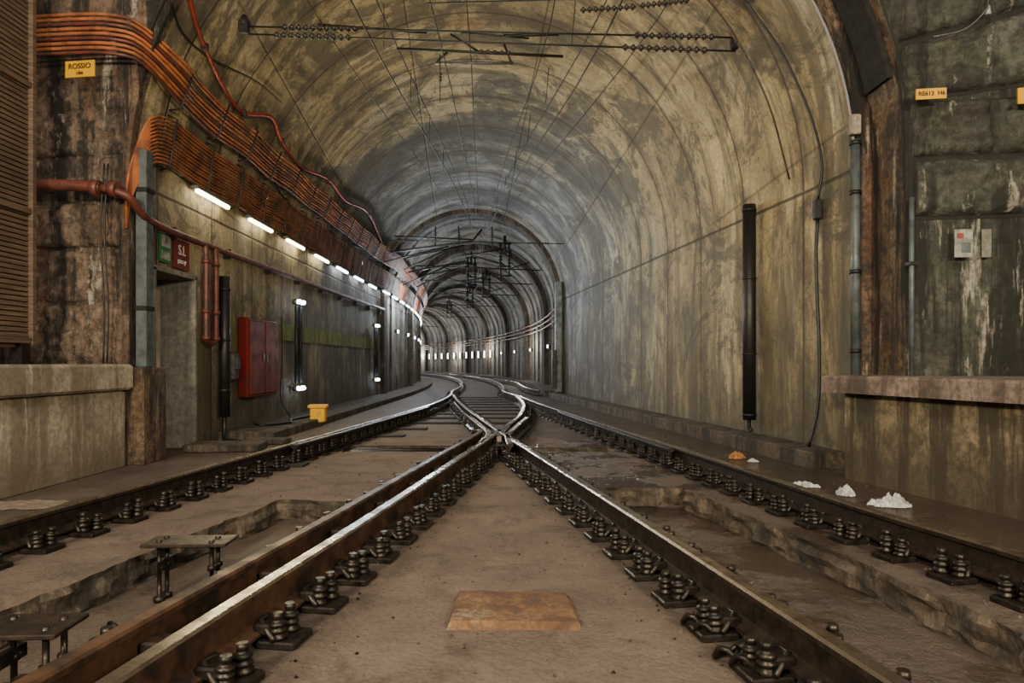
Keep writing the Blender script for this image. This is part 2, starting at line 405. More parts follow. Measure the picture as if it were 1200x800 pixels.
blk(3.66,4.33,2.97,3.5,1,3.64); blk(4.33,5.31,2.97,3.5,2); blk(3.67,4.95,2.42,2.97,3); blk(4.95,6.2,2.42,2.97,4); blk(5.31,6.4,2.97,3.5,5)
def mort(q):
    b=mb.add([(x,yp(x)-.006,z) for x,z in q]); mb.face([b,b+1,b+2,b+3],'mortar')
mort([(3.65,2.41),(6.4,2.41),(6.4,3.5),(3.65,3.5)])
def pol(r,a): return (C0+r*math.cos(a),SPR+r*math.sin(a))
angs=[.1,.235,.37,.5,.63,.76,.9,1.04,1.18,1.32,1.46,1.6]
for k,(a0,a1) in enumerate(zip(angs,angs[1:])):
    ra=4.75 if k%2 else 5.15
    stone(mb,[pol(HR+.03,a0+.006),pol(ra,a0+.005),pol(ra,a1-.005),pol(HR+.03,a1-.006)],'pier_r',.1,20,14,seed=10+k,rgh=1.5)
    rb=6.3
    stone(mb,[pol(ra+.04,a0+.005),pol(rb,a0+.004),pol(rb,a1-.004),pol(ra+.04,a1-.005)],'pier_r',.09,20,14,seed=30+k,rgh=1.5)
    mort([pol(HR+.02,a0),pol(rb,a0),pol(rb,a1),pol(HR+.02,a1)])
mb.obj('portal_stone_blocks')
mb=MB(); zc=[1.08,1.75,2.35,2.85,3.35,3.85,4.3]
for k,(a,b_) in enumerate(zip(zc,zc[1:])):
    xr=-4.25; 
    if b_>3.6: xr=-4.2
    stone(mb,[(-5.5,a+.007),(xr,a+.007),(xr,b_-.007),(-5.5,b_-.007)],'pier_l',(.05,.03,.10,.04,.06,.03)[k],34,16,seed=50+k,rgh=1.6)
for k in range(6):
    a1=math.pi-angs[k+1]-.12; a0=math.pi-angs[k+2]-.12
    stone(mb,[pol(5.3,a1-.004),pol(HR+.03,a1-.004),pol(HR+.03,a0+.004),pol(5.3,a0+.004)],'pier_l',.07,12,8,seed=70+k)
mb.obj('pier_stone_blocks')
# door recess
mb=MB(); y0,y1=7.87,8.85; xd=-4.6
b=mb.add([(-4.15,y0,0),(-4.15,y1,0),(-4.15,y1,2.17),(-4.15,y0,2.17),(xd,y0,0),(xd,y1,0),(xd,y1,2.17),(xd,y0,2.17)])
for q in((1,5,6,2),(0,3,7,4),(3,2,6,7),(4,7,6,5)): mb.face([b+i for i in q],'reveal')
mb.box((xd+.04,8.36,1.03),(.05,.9,2.02),'door',bev=.008)
mb.box((xd+.08,8.36,1.5),(.02,.6,.8),'door',bev=.006); mb.box((xd+.08,8.36,.55),(.02,.6,.7),'door',bev=.006)
mb.tube([(xd+.07,8.05,1.05),(xd+.13,8.05,1.05),(xd+.13,8.17,1.05)],.01,'galv')
for c,d in(((-4.13,7.85,1.1),(.06,.05,2.22)),((-4.13,8.87,1.1),(.06,.05,2.22)),((-4.13,8.36,2.2),(.06,1.07,.06))): mb.box(c,d,'reveal',bev=.005)
mb.obj('door_1')
# ---------------------------------------------------------------- floor
def rough(poly,k=.25,amp=.02,close=True):
    out=[]
    n=len(poly)
    for i in range(n):
        a=Vector(poly[i]);b=Vector(poly[(i+1)%n]); m=max(1,int((b-a).length/k))
        if m>130: m=1
        nrm=Vector((-(b-a).y,(b-a).x)).normalized()
        for j in range(m):
            p=a.lerp(b,j/m)
            if 0<j: p=p+nrm*(noise.noise(Vector((p.x*3,p.y*3,1.7)))*amp+noise.noise(Vector((p.x*14,p.y*14,1.7)))*amp*.5)
            out.append((p.x,p.y))
    return out
holes=[rough([(.68,6.05),(1.5,6.0),(2.08,2.78),(2.4,1.0),(2.65,-.5),(1.8,-.5),(1.5,1.2)],.035,.06),
       rough([(-1.85,5.5),(-1.25,5.4),(-1.75,1.2),(-1.9,-.5),(-2.8,-.5),(-2.55,1.2),(-2.15,3.83)],.035,.04),
       rough([(-2.25,9.1),(-.75,9.1),(-.7,8.45),(-2.1,8.45)],.1,.02),
       rough([(.25,8.9),(1.25,8.9),(1.3,8.45),(.35,8.45)],.1,.02)]
mb=MB(); outer=[(-60,-7),(9,-7),(9,130),(-60,130)]
polys=[[Vector((x,y,0)) for x,y in outer]]+[[Vector((x,y,0)) for x,y in h] for h in holes]
b=mb.add([v for p in polys for v in p]); 
for t in tessellate_polygon(polys):
    p=[Vector(mb.v[b+i]) for i in t]; nn=(p[1]-p[0]).cross(p[2]-p[0])
    mb.face([b+i for i in(t if nn.z>0 else reversed(t))],'floor')
for hi,h in enumerate(holes):
    dz=-.17 if hi<2 else -.14
    lv=[mb.add([(x,y,0) for x,y in h])]
    for f in(.2,.45,.7,.9): lv.append(mb.add([(x+.05*noise.noise(Vector((x*6,y*6,3+f*3))),y+.05*noise.noise(Vector((x*6,y*6,8+f*3))),dz*f) for x,y in h]))
    lv.append(mb.add([(x,y,dz) for x,y in h])); e=lv[-1]
    n=len(h)
    for a,c in zip(lv,lv[1:]):
        for k in range(n): mb.face([a+k,a+(k+1)%n,c+(k+1)%n,c+k],'plinth')
    pp=[[Vector((x,y,0)) for x,y in h]]
    for t in tessellate_polygon(pp):
        p=[pp[0][i] for i in t]; nn=(p[1]-p[0]).cross(p[2]-p[0])
        mb.face([e+i for i in(t if nn.z>0 else reversed(t))],'floor')
mb.obj('floor')
def strip(name,left,right,h,mat,jit=.015):
    mb=MB(); L=smoothpts([(x,y,0) for x,y in left],8); Rr=smoothpts([(x,y,0) for x,y in right],8); n=min(len(L),len(Rr)); bs=[]
    for i in range(n):
        l,r=L[i],Rr[i]; j=jit*noise.noise(l*4)
        bs.append(mb.add([(l.x,l.y,-.005),(l.x+j,l.y,h-.015),(l.x+.015+j,l.y,h),(r.x-.015+j,r.y,h),(r.x+j,r.y,h-.015),(r.x,r.y,-.005)]))
    for A,B in zip(bs,bs[1:]):
        for k in range(5): mb.face([A+k,A+k+1,B+k+1,B+k],mat)
    mb.face([bs[0]+k for k in range(6)],mat); mb.face([bs[-1]+k for k in range(5,-1,-1)],mat)
    return mb.obj(name)
def wl(s,side,off): p=wall(s,side,1.,off); return (p.x,p.y)
ssR=[7.1,9,11,13,15,17,19,21.4]
strip('kerb_right',[wl(s,1,.42) for s in ssR],[wl(s,1,0.01) for s in ssR],.17,'plinth')
ssL=[9.6,12,15,18,21.4,25,30,36,45,60]
strip('kerb_left',[wl(s,-1,0.01) for s in ssL],[wl(s,-1,.8) for s in ssL],.13,'plinth')
ss=[22.1,27,32,40,50,60,75,90]
strip('walkway_kerb',[wl(s,1,.7) for s in ss],[wl(s,1,0.01) for s in ss],.2,'plinth')
# platforms
mb=MB(); 
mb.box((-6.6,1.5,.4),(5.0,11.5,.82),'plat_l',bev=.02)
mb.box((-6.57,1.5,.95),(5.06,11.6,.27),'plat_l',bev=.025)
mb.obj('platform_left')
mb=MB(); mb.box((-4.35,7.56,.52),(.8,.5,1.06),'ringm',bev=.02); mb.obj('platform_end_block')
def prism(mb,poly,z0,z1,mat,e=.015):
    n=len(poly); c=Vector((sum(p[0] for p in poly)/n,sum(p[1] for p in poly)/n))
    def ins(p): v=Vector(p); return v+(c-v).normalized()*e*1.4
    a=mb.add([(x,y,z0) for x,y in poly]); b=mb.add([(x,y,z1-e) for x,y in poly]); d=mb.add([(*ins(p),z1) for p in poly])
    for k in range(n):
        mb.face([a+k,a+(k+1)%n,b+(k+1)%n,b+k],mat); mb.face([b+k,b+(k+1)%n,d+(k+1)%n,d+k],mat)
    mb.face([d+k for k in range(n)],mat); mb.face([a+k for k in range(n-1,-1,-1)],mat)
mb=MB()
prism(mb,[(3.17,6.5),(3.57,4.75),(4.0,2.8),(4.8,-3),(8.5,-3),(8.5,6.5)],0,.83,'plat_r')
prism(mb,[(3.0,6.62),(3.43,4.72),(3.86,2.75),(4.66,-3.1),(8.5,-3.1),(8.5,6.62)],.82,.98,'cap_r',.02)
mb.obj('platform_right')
# ---------------------------------------------------------------- rails
prof=[(-.07,0),(.07,0),(.07,.012),(.014,.035),(.009,.115),(.036,.13),(.036,.15),(.026,.16),(-.026,.16),(-.036,.15),(-.036,.13),(-.009,.115),(-.014,.035),(-.07,.012)]
RZ=.04
def rail(name,pts,side_mat='rust',zoff=0.,top='polish'):
    mb=MB(); L=smoothpts([(x,y,0) for x,y in pts],8); bs=[]
    for i,p in enumerate(L):
        t=(L[min(i+1,len(L)-1)]-L[max(i-1,0)]).normalized(); nr=Vector((t.y,-t.x,0))
        bs.append(mb.add([p+nr*a+Vector((0,0,RZ+zoff+b)) for a,b in prof]))
    n=len(prof)
    for A,B in zip(bs,bs[1:]):
        for k in range(n):
            mb.face([A+k,A+(k+1)%n,B+(k+1)%n,B+k],top if k in(6,7,8) else side_mat)
    mb.face([bs[0]+k for k in range(n-1,-1,-1)],side_mat); mb.face([bs[-1]+k for k in range(n)],side_mat)
    mb.obj(name); return L
def tc(s,lat):
    p=wp(s,0.12+lat,0); return (p.x,p.y)
far=[24,28,33,40,50,65,85,105]
LO=[(-3.15,0.5),(-3.03,2.2),(-2.9,3.85),(-2.7,5.5),(-2.3,9.2),(-1.92,13),(-1.72,16),(-1.75,19.5),(-1.93,22)]+[tc(s,-.83) for s in far]
RO=[(2.95,0.2),(2.65,1.9),(2.42,3.2),(2.18,4.4),(1.78,7.2),(1.2,11),(.7,14.6),(.2,18.5),(-.27,22)]+[tc(s,.83) for s in far]
LI=[(-1.43,-.3),(-1.15,1.92),(-.83,4.1),(-.5,6.6),(-.2,8.9),(.1,11.5),(.24,14.),(.24,16.2),(.12,18.6)]
RI=[(1.5,-.4),(1.09,1.97),(.72,4.1),(.26,6.7),(-.13,8.9),(-.56,11.5),(-1.0,14.3),(-1.4,17.2),(-1.68,19.6)]
def off(pts,o):
    out=[]
    for i,p in enumerate(pts):
        a=Vector(pts[max(0,i-1)]);b=Vector(pts[min(len(pts)-1,i+1)]); t=(b-a).normalized(); out.append((p[0]+t.y*o,p[1]-t.x*o))
    return out
rLO=rail('rail',LO); rRO=rail('rail',RO); rLI=rail('rail',LI,'rustor'); rRI=rail('rail',RI)
rail('check_rail',off(LI,-.23)[:5]+[(-.52,9.3)],'rustor',0.,'rustor')
rail('check_rail',off([(-2.5,7.5),(-2.3,9.2),(-1.92,13),(-1.84,14.2)],.11),'iron',.0,'rust')
rail('check_rail',off([(1.78,7.2),(1.5,9.1),(1.2,11),(.98,12.8)],-.11),'iron',.0,'rust')
rail('wing_rail',[(-.02,7.6),(-.05,8.6),(.06,9.8),(.25,11.4)],'iron',0.,'polish')
rail('wing_rail',[(-.36,7.8),(-.3,8.8),(-.45,9.9),(-.72,11.6)],'iron',0.,'polish')
rail('rail',[(.9,22.3),(.55,24.5),(.35,28),(.1,33),(-1.1,40)],'iron'); 
mb=MB(); prism(mb,[(-.34,8.0),(.02,8.0),(-.03,8.75),(.04,10.2),(-.42,10.2),(-.3,8.75)],.045,.12,'iron'); 
prism(mb,[(-.19,8.5),(-.13,8.5),(-.02,9.9),(-.3,9.9)],.1,.195,'polish',.01)
mb.obj('crossing_frog')
def fastener(mb,p,t,side,big=True):
    nr=Vector((t.y,-t.x,0)); rz=math.atan2(t.y,t.x)-math.pi/2
    for sd in side:
        c=p+nr*sd*.14
        mb.box((c.x,c.y,.015),(.16,.17,.03),'iron',rz,.006)
        mb.box((*(p+nr*sd*.085).to_2d(),.065),(.09,.13,.045),'iron',rz,.008)
        for k in(-1,1):
            q=c+t*.042*k+nr*sd*(.012 if k>0 else -.004)+nr*random.uniform(-.01,.01)
            h=random.uniform(.095,.125)
            pr=[(0,.036),(.12,.04),(.2,.027)]
            for i in range(2): u=.25+i*.24; pr+=[(u,.03),(u+.06,.036),(u+.14,.036),(u+.18,.026)]
            pr+=[(.78,.017),(.8,.023),(1,.021)]
            mb.lathe((q.x,q.y,.03),(q.x+random.uniform(-.01,.01),q.y+random.uniform(-.006,.006),.03+h),pr,'iron',8)
        a=c+t*.09; b2=c-t*.09
        mb.tube([a+Vector((0,0,.04)),p+nr*sd*.055+t*.03+Vector((0,0,.09)),p+nr*sd*.055-t*.03+Vector((0,0,.09)),b2+Vector((0,0,.04))],.012,'iron',6)
def along(L,spacing,y0,y1,phase=0.):
    acc=phase; 
    for a,b in zip(L,L[1:]):
        d=(b-a).length
        while acc<d:
            p=a.lerp(b,acc/d)
            if y0<p.y<y1: yield p,(b-a).normalized()
            acc+=spacing
        acc-=d
mb=MB()
for L,sides,ph in((rLO,(-1,1),0.1),(rRO,(-1,1),.3),(rLI,(1,),.0),(rRI,(-1,1),.2)):
    for p,t in along(L,.38,.9,23,ph):
        fastener(mb,p,t,sides)
LG=smoothpts([(x,y,0) for x,y in off(LI,-.23)[:5]],8)
for p,t in along(LG,.38,.9,8.6,.05): fastener(mb,p,t,(-1,))
for L in(rLO,rRO):
    for p,t in along(L,.6,23,60): mb.box((p.x,p.y,.03),(.34,.2,.06),'iron',math.atan2(t.y,t.x)-math.pi/2)
mb.obj('rail_fasteners')
mb=MB()
LM=smoothpts([(x,y,0) for x,y in off(LI,-.115)[:5]],8)
for p,t in along(LM,.8,.9,8.,.3): mb.box((p.x,p.y,.1),(.17,.1,.07),'rust',math.atan2(t.y,t.x)-math.pi/2,.008)
mb.obj('rail_spacer_blocks')
mb=MB()
for y,x0,x1 in((7.3,-2.75,-2.2),(10.2,-2.4,-1.6),(11.3,-2.2,-1.4),(12.4,-2.1,.2),(13.5,-1.9,.3),(14.6,-1.9,1.),(15.7,-1.9,.8),(16.8,-1.9,.7),(17.9,-1.95,.5),(19,-2.,.4),(20.2,-2.1,.3),(21.4,-2.1,.1)):
    mb.box(((x0+x1)/2,y,.012),(x1-x0,.24,.03),'mortar',bev=.006)
mb.obj('dark_sleepers')
mb=MB()
for y in(8.6,8.75,8.95):
    mb.tube([(-2.9,y,-.04),(-.6,y,-.04)],.025,'iron')
mb.box((-1.5,8.78,-.09),(1.4,.5,.02),'iron')
mb.obj('point_operating_rods')
mb=MB(); a=U(523,738);b_=U(682,738);c=U(662,703);d=U(540,701)
top=[(a.x+.015,a.y+.02,.032),(b_.x-.012,b_.y+.02,.028),(c.x,c.y,.035),(d.x,d.y,.038)]
B=mb.add([(a.x,a.y,0),(b_.x,b_.y,0),(c.x+.03,c.y,0),(d.x-.03,d.y,0)]+top)
for q in((0,1,5,4),(1,2,6,5),(2,3,7,6),(3,0,4,7),(4,5,6,7)): mb.face([B+i for i in q],'plate')
mb.obj('rusty_ground_plate')
def bracket(px0,px1,py,dpth,z=.14):
    mb=MB(); a=U(px0,py,z); b=U(px1,py,z); w=b.x-a.x; c=(a+b)/2
    mb.box((c.x,c.y+dpth/2,z),(w,dpth,.018),'rust',.05,.004)
    for k in(-.33,.3):
        for dy in(.06,dpth-.06):
            x=c.x+w*k
            mb.lathe((x,c.y+dy,-.17),(x,c.y+dy,z+.02),[(0,.03),(.08,.03),(.09,.012),(.5,.012),(.51,.024),(.58,.024),(.59,.012),(.86,.012),(.87,.016),(1,.016)],'iron',8)
    mb.box((c.x-w*.33,c.y+dpth/2,.02),(.03,dpth*.9,.05),'iron')
    mb.obj('steel_bracket_table')
bracket(163,262,640,.2); bracket(-40,60,748,.22,.14)
mb=MB()
for px,py in((205,790),(245,775),(150,745),(860,775),(905,770),(820,735),(980,795),(300,742),(835,745),(880,785)):
    p=U(px,py)
    pts=[p+Vector((math.cos(a)*.07,math.sin(a)*.04,.02+.045*max(0,math.sin(a*2)))) for a in[i*math.pi/6 for i in range(12)]]
    mb.tube(pts,.012,'iron',6); mb.lathe(p+Vector((.03,0,0)),p+Vector((.03,0,.07)),[(0,.03),(.3,.03),(.31,.018),(.8,.018),(.81,.026),(1,.026)],'iron',6)
mb.obj('rail_clip_hoops')
# ---------------------------------------------------------------- cables left
mb=MB()
def cab(mb,pts,r,mat,k=5,n=6): mb.tube(smoothpts(pts,k),r,mat,n)
SS=[8.3,9,10,11,12,13,14,15,16,17,18,19,20,21,22.,24,27,30,34,40,48]
for i in range(13):
    z=3.42+i*.042; 
    pts=[Vector((-4.16+.0*i,7.36,2.55+.03*i)),Vector((-4.14,7.42,2.9+.03*i)),Vector((-4.04,7.62,z-.1)),wall(8.0,-1,z,.1)]
    for j,s in enumerate(SS): pts.append(wall(s,-1,z-(.02 if j%2 else 0)+random.uniform(-.008,.008),.09 if s<21 else .17))
    cab(mb,pts,.015,'orange',3,6)
mb.obj('cable_bundle_lower')
mb=MB()
for i in range(9):
    z=4.12+i*.046
    pts=[Vector((-5.6,7.22,4.32+i*.05)),Vector((-4.6,7.14,4.34+i*.05)),Vector((-4.15,7.14,4.33+i*.05)),Vector((-3.95,7.3,4.3+i*.05)),wall(7.8,-1,z+.03,.13)]
    for j,s in enumerate(SS): pts.append(wall(s,-1,z-(.03 if j%2 else 0)+random.uniform(-.01,.01),.1 if s<21 else .18))
    cab(mb,pts,.019,'orange' if i%3 else 'redpipe',3,6)
mb.obj('cable_bundle_upper')
mb=MB()
for s in [8.0+1.0*i for i in range(28)]:
    a=wall(s,-1,3.36,.01);b=wall(s,-1,4.0,.01); 
    mb.tube([a,wall(s,-1,3.38,.13),wall(s,-1,3.95,.13),b],.012,'dkmetal',5)
    mb.tube([wall(s,-1,4.06,.01),wall(s,-1,4.07,.14),wall(s,-1,4.5,.14)],.012,'dkmetal',5)
mb.obj('cable_tray_brackets')
mb=MB()
cab(mb,[(-5.5,7.12,2.98),(-4.6,7.12,2.95),(-4.3,7.14,2.93)],.06,'redpipe',5,12)
cab(mb,[(-4.3,7.14,2.93),(-4.06,7.2,2.86),(-4.02,7.42,2.72),(-4.02,7.8,2.66),(-4.03,9,2.65),(-4.03,12,2.67),(-4.03,16,2.7),(-4.03,21.4,2.78)],.042,'redpipe',6,12)
for x,y in((-4.35,7.14),(-4.18,7.17)): mb.lathe((x-.04,y,2.93),(x+.04,y,2.92),[(0,.085),(1,.085)],'redpipe',14)
for s in [8.2+1.6*i for i in range(9)]: mb.box((-4.09,s,2.66),(.11,.03,.14),'dkmetal',bev=.004)
for x,s in((-4.0,8.93),(-4.0,9.22)):
    cab(mb,[(x-.03,s,2.66),(x,s,2.5),(x,s,1.6),(x,s,1.42)],.04,'redpipe',4,10)
    for z in(2.4,1.75,1.4): mb.lathe((x,s,z),(x,s,z+.05),[(0,.058),(1,.058)],'redpipe',10)
cab(mb,[(-4.0,8.93,1.42),(-4.0,9.07,1.36),(-4.0,9.22,1.4)],.036,'redpipe',4,10)
mb.obj('fire_main_pipe')
mb=MB(); rp=[hit(*q,.07) for q in((222,-20),(225,10),(240,55),(265,108),(285,132),(318,137),(330,165),(352,195),(385,210),(405,235),(432,250),(450,290))]
cab(mb,rp,.026,'redcab',5,8)
for q in rp[::2]: mb.box(q,(.08,.04,.08),'dkmetal')
mb.obj('red_power_cable')
mb=MB(); 
cab(mb,[hit(px,py,.03) for px,py in((200,0),(215,40),(250,70),(300,95),(330,120))],.012,'black'); 
cab(mb,[hit(px,py,.03) for px,py in((300,150),(340,240),(420,290),(470,300))],.012,'black'); mb.obj('thin_vault_cable')
mb=MB(); mb.box((-4.07,7.56,2.25),(.12,.16,2.4),'bluegrey',bev=.01); mb.box((-4.07,7.56,3.0),(.14,.18,.05),'dkmetal',bev=.005); mb.box((-4.07,7.56,1.7),(.14,.18,.05),'dkmetal',bev=.005); mb.obj('steel_cable_duct')
mb=MB()
for k in range(2):
    cab(mb,[(-4.3+k*.04,7.2,3.2),(-4.32+k*.04,7.17,2.5),(-4.29+k*.045,7.18,1.7),(-4.31+k*.04,7.2,1.1)],.01,'black')
mb.obj('pier_cables')
mb=MB(); mb.tube([(-4.0,9.5,.35),(-4.0,9.5,2.3)],.075,'black',12); cab(mb,[(-4.0,9.5,.4),(-4.0,9.5,.2),(-3.95,9.4,.05),(-3.7,9.3,.03)],.03,'black',5,8)
for z in(.7,1.4,2.1): mb.lathe((-4.0,9.5,z),(-4.0,9.5,z+.04),[(0,.082),(1,.082)],'dkmetal',12)
mb.obj('black_riser_duct')
mb=MB(); mb.box((-4.09,10.02,1.05),(.1,.22,.42),'galv',bev=.03); mb.box((-4.03,10.02,1.1),(.04,.14,.2),'bluegrey',bev=.01); mb.obj('wall_telephone_box')
mb=MB(); mb.box((-4.06,10.95,1.18),(.16,1.3,1.22),'redbox',bev=.015)
for y in(10.63,11.27): mb.box((-3.97,y,1.18),(.03,.6,1.14),'redbox',bev=.012)
for y in(10.88,11.02): mb.box((-3.945,y,1.18),(.02,.03,.14),'galv',bev=.004)
mb.obj('red_fire_cabinet')
mb=MB()
for a,b_ in((11.8,13.0),(13.03,16),(16.03,19),(19.03,21.4)): mb.box((-4.139,(a+b_)/2,1.66),(.016,b_-a,.3),'greenband')
mb.box((-4.139,10.02,1.66),(.016,.35,.3),'greenband')
mb.obj('green_wall_band')
def sign(name,c,d,mat): mb=MB(); mb.box(c,d,mat,bev=.003); return mb.obj(name)
s_=sign('exit_sign',(-4.12,8.1,2.46),(.02,.24,.34),'green'); 
mb=MB(); mb.box((-4.105,8.1,2.54),(.006,.2,.14),'white'); mb.box((-4.105,8.1,2.37),(.006,.2,.1),'white'); mb.obj('pictogram_panel',s_)
text('^',(-4.1,8.1,2.51),.2,'green',(math.pi/2,0,math.pi/2),s_)
s_=sign('fire_sign',(-4.12,8.5,2.44),(.02,.4,.36),'redbox'); text('S.I.',(-4.107,8.5,2.49),.17,'textw',(math.pi/2,0,math.pi/2),s_); text('JOKO JP',(-4.107,8.5,2.35),.06,'textw',(math.pi/2,0,math.pi/2),s_)
rzp=math.atan(-.142)
c=P(94,81,7.02); mb=MB(); mb.box(c,(.33,.02,.17),'ysign',rzp,.003); s_=mb.obj('station_name_sign')
text('ROSSIO',c+Vector((0,-.013,.025)),.075,'text',(math.pi/2,0,rzp),s_); text('1206',c+Vector((0,-.013,-.045)),.04,'text',(math.pi/2,0,rzp),s_)
c=P(1091,110,6.02); mb=MB(); mb.box(c,(.25,.02,.095),'ysign',rzp,.003); s_=mb.obj('kilometre_sign'); text('RE613  H6',c+Vector((0,-.013,0)),.05,'text',(math.pi/2,0,rzp),s_)
c=P(1207,112,5.94); mb=MB(); mb.box(c,(.2,.02,.14),'ysign',rzp,.003); s_=mb.obj('kilometre_sign'); text('H7',c+Vector((0,-.013,0)),.05,'text',(math.pi/2,0,rzp),s_)
mb=MB(); c=P(1129,285,6.13); mb.box(c,(.15,.008,.25),'white',rzp); c2=P(1156,285,6.13); mb.box(c2,(.08,.008,.25),'reveal',rzp); mb.box(c+Vector((-.03,-.006,.07)),(.05,.004,.04),'redcab',rzp); mb.box(c+Vector((.02,-.006,-.04)),(.08,.004,.09),'bluegrey',rzp); mb.obj('torn_posters')
# louvre screen
mb=MB(); z=1.3; 
mb.box((-4.86,5.4,3.6),(.06,2.8,4.7),'wood')
while z<5.9:
    b=mb.add([(-4.83,4.,z),(-4.83,6.8,z),(-4.79,6.8,z+.006),(-4.79,4.,z+.006),(-4.80,6.8,z+.046),(-4.80,4.,z+.046),(-4.83,6.8,z+.05),(-4.83,4.,z+.05)])
    mb.face([b,b+3,b+2,b+1],'wood'); mb.face([b+3,b+5,b+4,b+2],'wood'); mb.face([b+5,b+7,b+6,b+4],'wood'); mb.face([b+1,b+2,b+4,b+6],'wood')
    z+=.05
for z in(1.32,2.6,3.85,5.1): mb.box((-4.79,5.4,z),(.06,2.84,.06),'wood',bev=.006)
mb.box((-4.79,6.8,3.6),(.07,.06,4.65),'wood',bev=.006)
for y in(4.2,6.7): mb.box((-4.83,y,1.19),(.12,.12,.22),'iron')
mb.obj('louvred_timber_screen')
# wall lamps
mb=MB(); lampL=[]
for i in range(20):
    s=9.2+1.75*i
    cool=i>3
    o_=.12 if s<21 else .2
    a=wall(s-.47,-1,3.3,o_); b_=wall(s+.47,-1,3.3,o_); c=(a+b_)/2; th=sec(s)[2]
    mb.box(c+Vector((-.03,0,.045)),(.1,1.0,.05),'galv',th,.008)
    mb.tube([a,b_],.03,'tubec' if cool else 'tube',10)
    mb.box(wall(s,-1,3.34,.06),(.09,.05,.05),'dkmetal',th); lampL.append((c,th,cool,s))
mb.obj('fluorescent_lamps')
mb=MB()
sl=[27,34,40,45]+[49+2.2*i for i in range(26)]
for s in sl:
    th=sec(s)[2]; c=wall(s,1,1.75,.14); hh=.12 if s<48 else .5
    mb.box(c,(.1,.3,hh+.04),'dkmetal',th,.01); mb.box(wall(s,1,1.75,.21),(.03,.26,hh),'tubefar',th,.005)
for i in range(14):
    s=24+3.0*i; th=sec(s)[2]; mb.box(wall(s,-1,2.2,.12),(.1,.12,.12),'dkmetal',th,.01); mb.box(wall(s,-1,2.2,.19),(.04,.12,.1),'spotc',th,.005)
mb.obj('distant_tunnel_lamps')
def bulk(s,zt,zb):
    mb=MB()
    for dy in(-.12,.12):
        mb.tube([(-4.05,s+dy,zb+.1),(-4.05,s+dy,zt-.08)],.035,'black',8)
        for z in(zt,zb): 
            mb.lathe((-4.12,s+dy,z),(-3.97,s+dy,z),[(0,.05),(.5,.055),(.55,.04)],'galv',12)
            mb.lathe((-4.03,s+dy,z),(-3.95,s+dy,z),[(0,.04),(.6,.04),(.85,.03),(1,.01)],'spotc',12)
    mb.obj('bulkhead_lamp_pair')
bulk(12.95,2.25,.62); bulk(20.3,2.2,.6)
mb=MB(); p=U(373,499); mb.box((p.x,p.y,.2),(.26,.2,.26),'yellow',.1,.02); mb.box((p.x,p.y,.345),(.32,.25,.06),'yellow',.1,.012); mb.box((p.x,p.y,.04),(.14,.12,.09),'iron'); mb.obj('yellow_signal_box')
mb=MB(); p=U(241,514); mb.box((p.x,p.y,.04),(.16,.12,.07),'yellow',.3,.015); mb.box((p.x,p.y,.085),(.09,.07,.03),'iron',.3,.006); mb.obj('yellow_cable_marker')
mb=MB(); cab(mb,[(-4.0,10.6,.16),(-3.8,10.4,.15),(-3.55,10.9,.15),(-3.7,11.5,.15),(-3.5,12.4,.16),(-3.46,12.2,.2)],.02,'black'); 
cab(mb,[(-4.02,11.9,1.9),(-4.04,12.0,1.2),(-4.03,11.9,.5),(-3.9,12.0,.15)],.012,'black'); mb.obj('loose_cables')
mb=MB(); mb.box((-3.6,8.6,.05),(.9,.5,.09),'plinth',.1,.01); mb.box((-3.3,9.3,.04),(.5,.3,.07),'plinth',-.1,.01); mb.obj('concrete_steps')
# ---------------------------------------------------------------- right wall items
def rw(px,py,off=.1): return hit(px,py,off)
mb=MB(); a=rw(878,240,.13); x,y=a.x,a.y
mb.tube([(x,y,CH-.75),(x,y,a.z)],.085,'black',14)
for z in(CH-.7,1.2,2.2,3.1): mb.lathe((x,y,z),(x,y,z+.03),[(0,.093),(1,.093)],'dkmetal',14)
cab(mb,[(x,y,CH-.7),(x,y,CH-.85),(x+.03,y-.02,.2)],.025,'black'); mb.obj('black_vertical_duct')
mb=MB(); a=rw(958,235,.07)
mb.box((a.x,a.y,a.z-.1),(.08,.09,.22),'dkmetal',bev=.01)
cab(mb,[(a.x,a.y,a.z-.2),(a.x-.01,a.y+.02,2.2),(a.x+.02,a.y,1.2),(a.x,a.y,.6),(a.x-.12,a.y-.05,.18)],.02,'black')
cab(mb,[(a.x,a.y,a.z)]+[hit(px,py,.05) for px,py in((963,190),(948,130),(915,60),(880,10),(860,-20))],.016,'black'); mb.obj('conduit_cable')
mb=MB(); cab(mb,[hit(px,py,.05) for px,py in((925,210),(900,120),(860,40),(830,0),(815,-20))],.012,'rust'); mb.obj('rust_conduit')
mb=MB(); x=3.52;y=6.9; mb.tube([(x-.05,y,.95),(x-.05,y,3.35)],.045,'bluegrey',10)
for z in(1.2,2.0,2.8,3.3): mb.lathe((x-.05,y,z),(x-.05,y,z+.04),[(0,.057),(1,.057)],'dkmetal',10)
mb.box((x-.06,y,3.5),(.1,.1,.2),'plat_l',bev=.01)
mb.obj('drain_pipe')
mb=MB(); mb.tube([(3.63,6.2,.98),(3.63,6.2,2.6)],.022,'bluegrey',8); mb.box((3.63,6.2,2.0),(.07,.08,.03),'dkmetal'); mb.obj('thin_conduit_pipe')
mb=MB(); mb.box((1.44,21.2,1.9),(.2,.4,3.4),'bluegrey',bev=.01); mb.box((1.3,21.0,.9),(.14,.3,1.2),'dkmetal',bev=.01); mb.obj('service_duct')
mb=MB()
p=P(1158,0,6.0); cab(mb,[p+Vector((0,0,.3)),p,p+Vector((-.05,-.02,-.12)),p+Vector((-.2,.02,-.25)),p+Vector((-.45,.05,-.3))],.007,'galv'); mb.lathe(p+Vector((0,0,-.05)),p+Vector((0,0,-.13)),[(0,.015),(1,.025)],'white',8); mb.obj('hanging_wire_clamp')
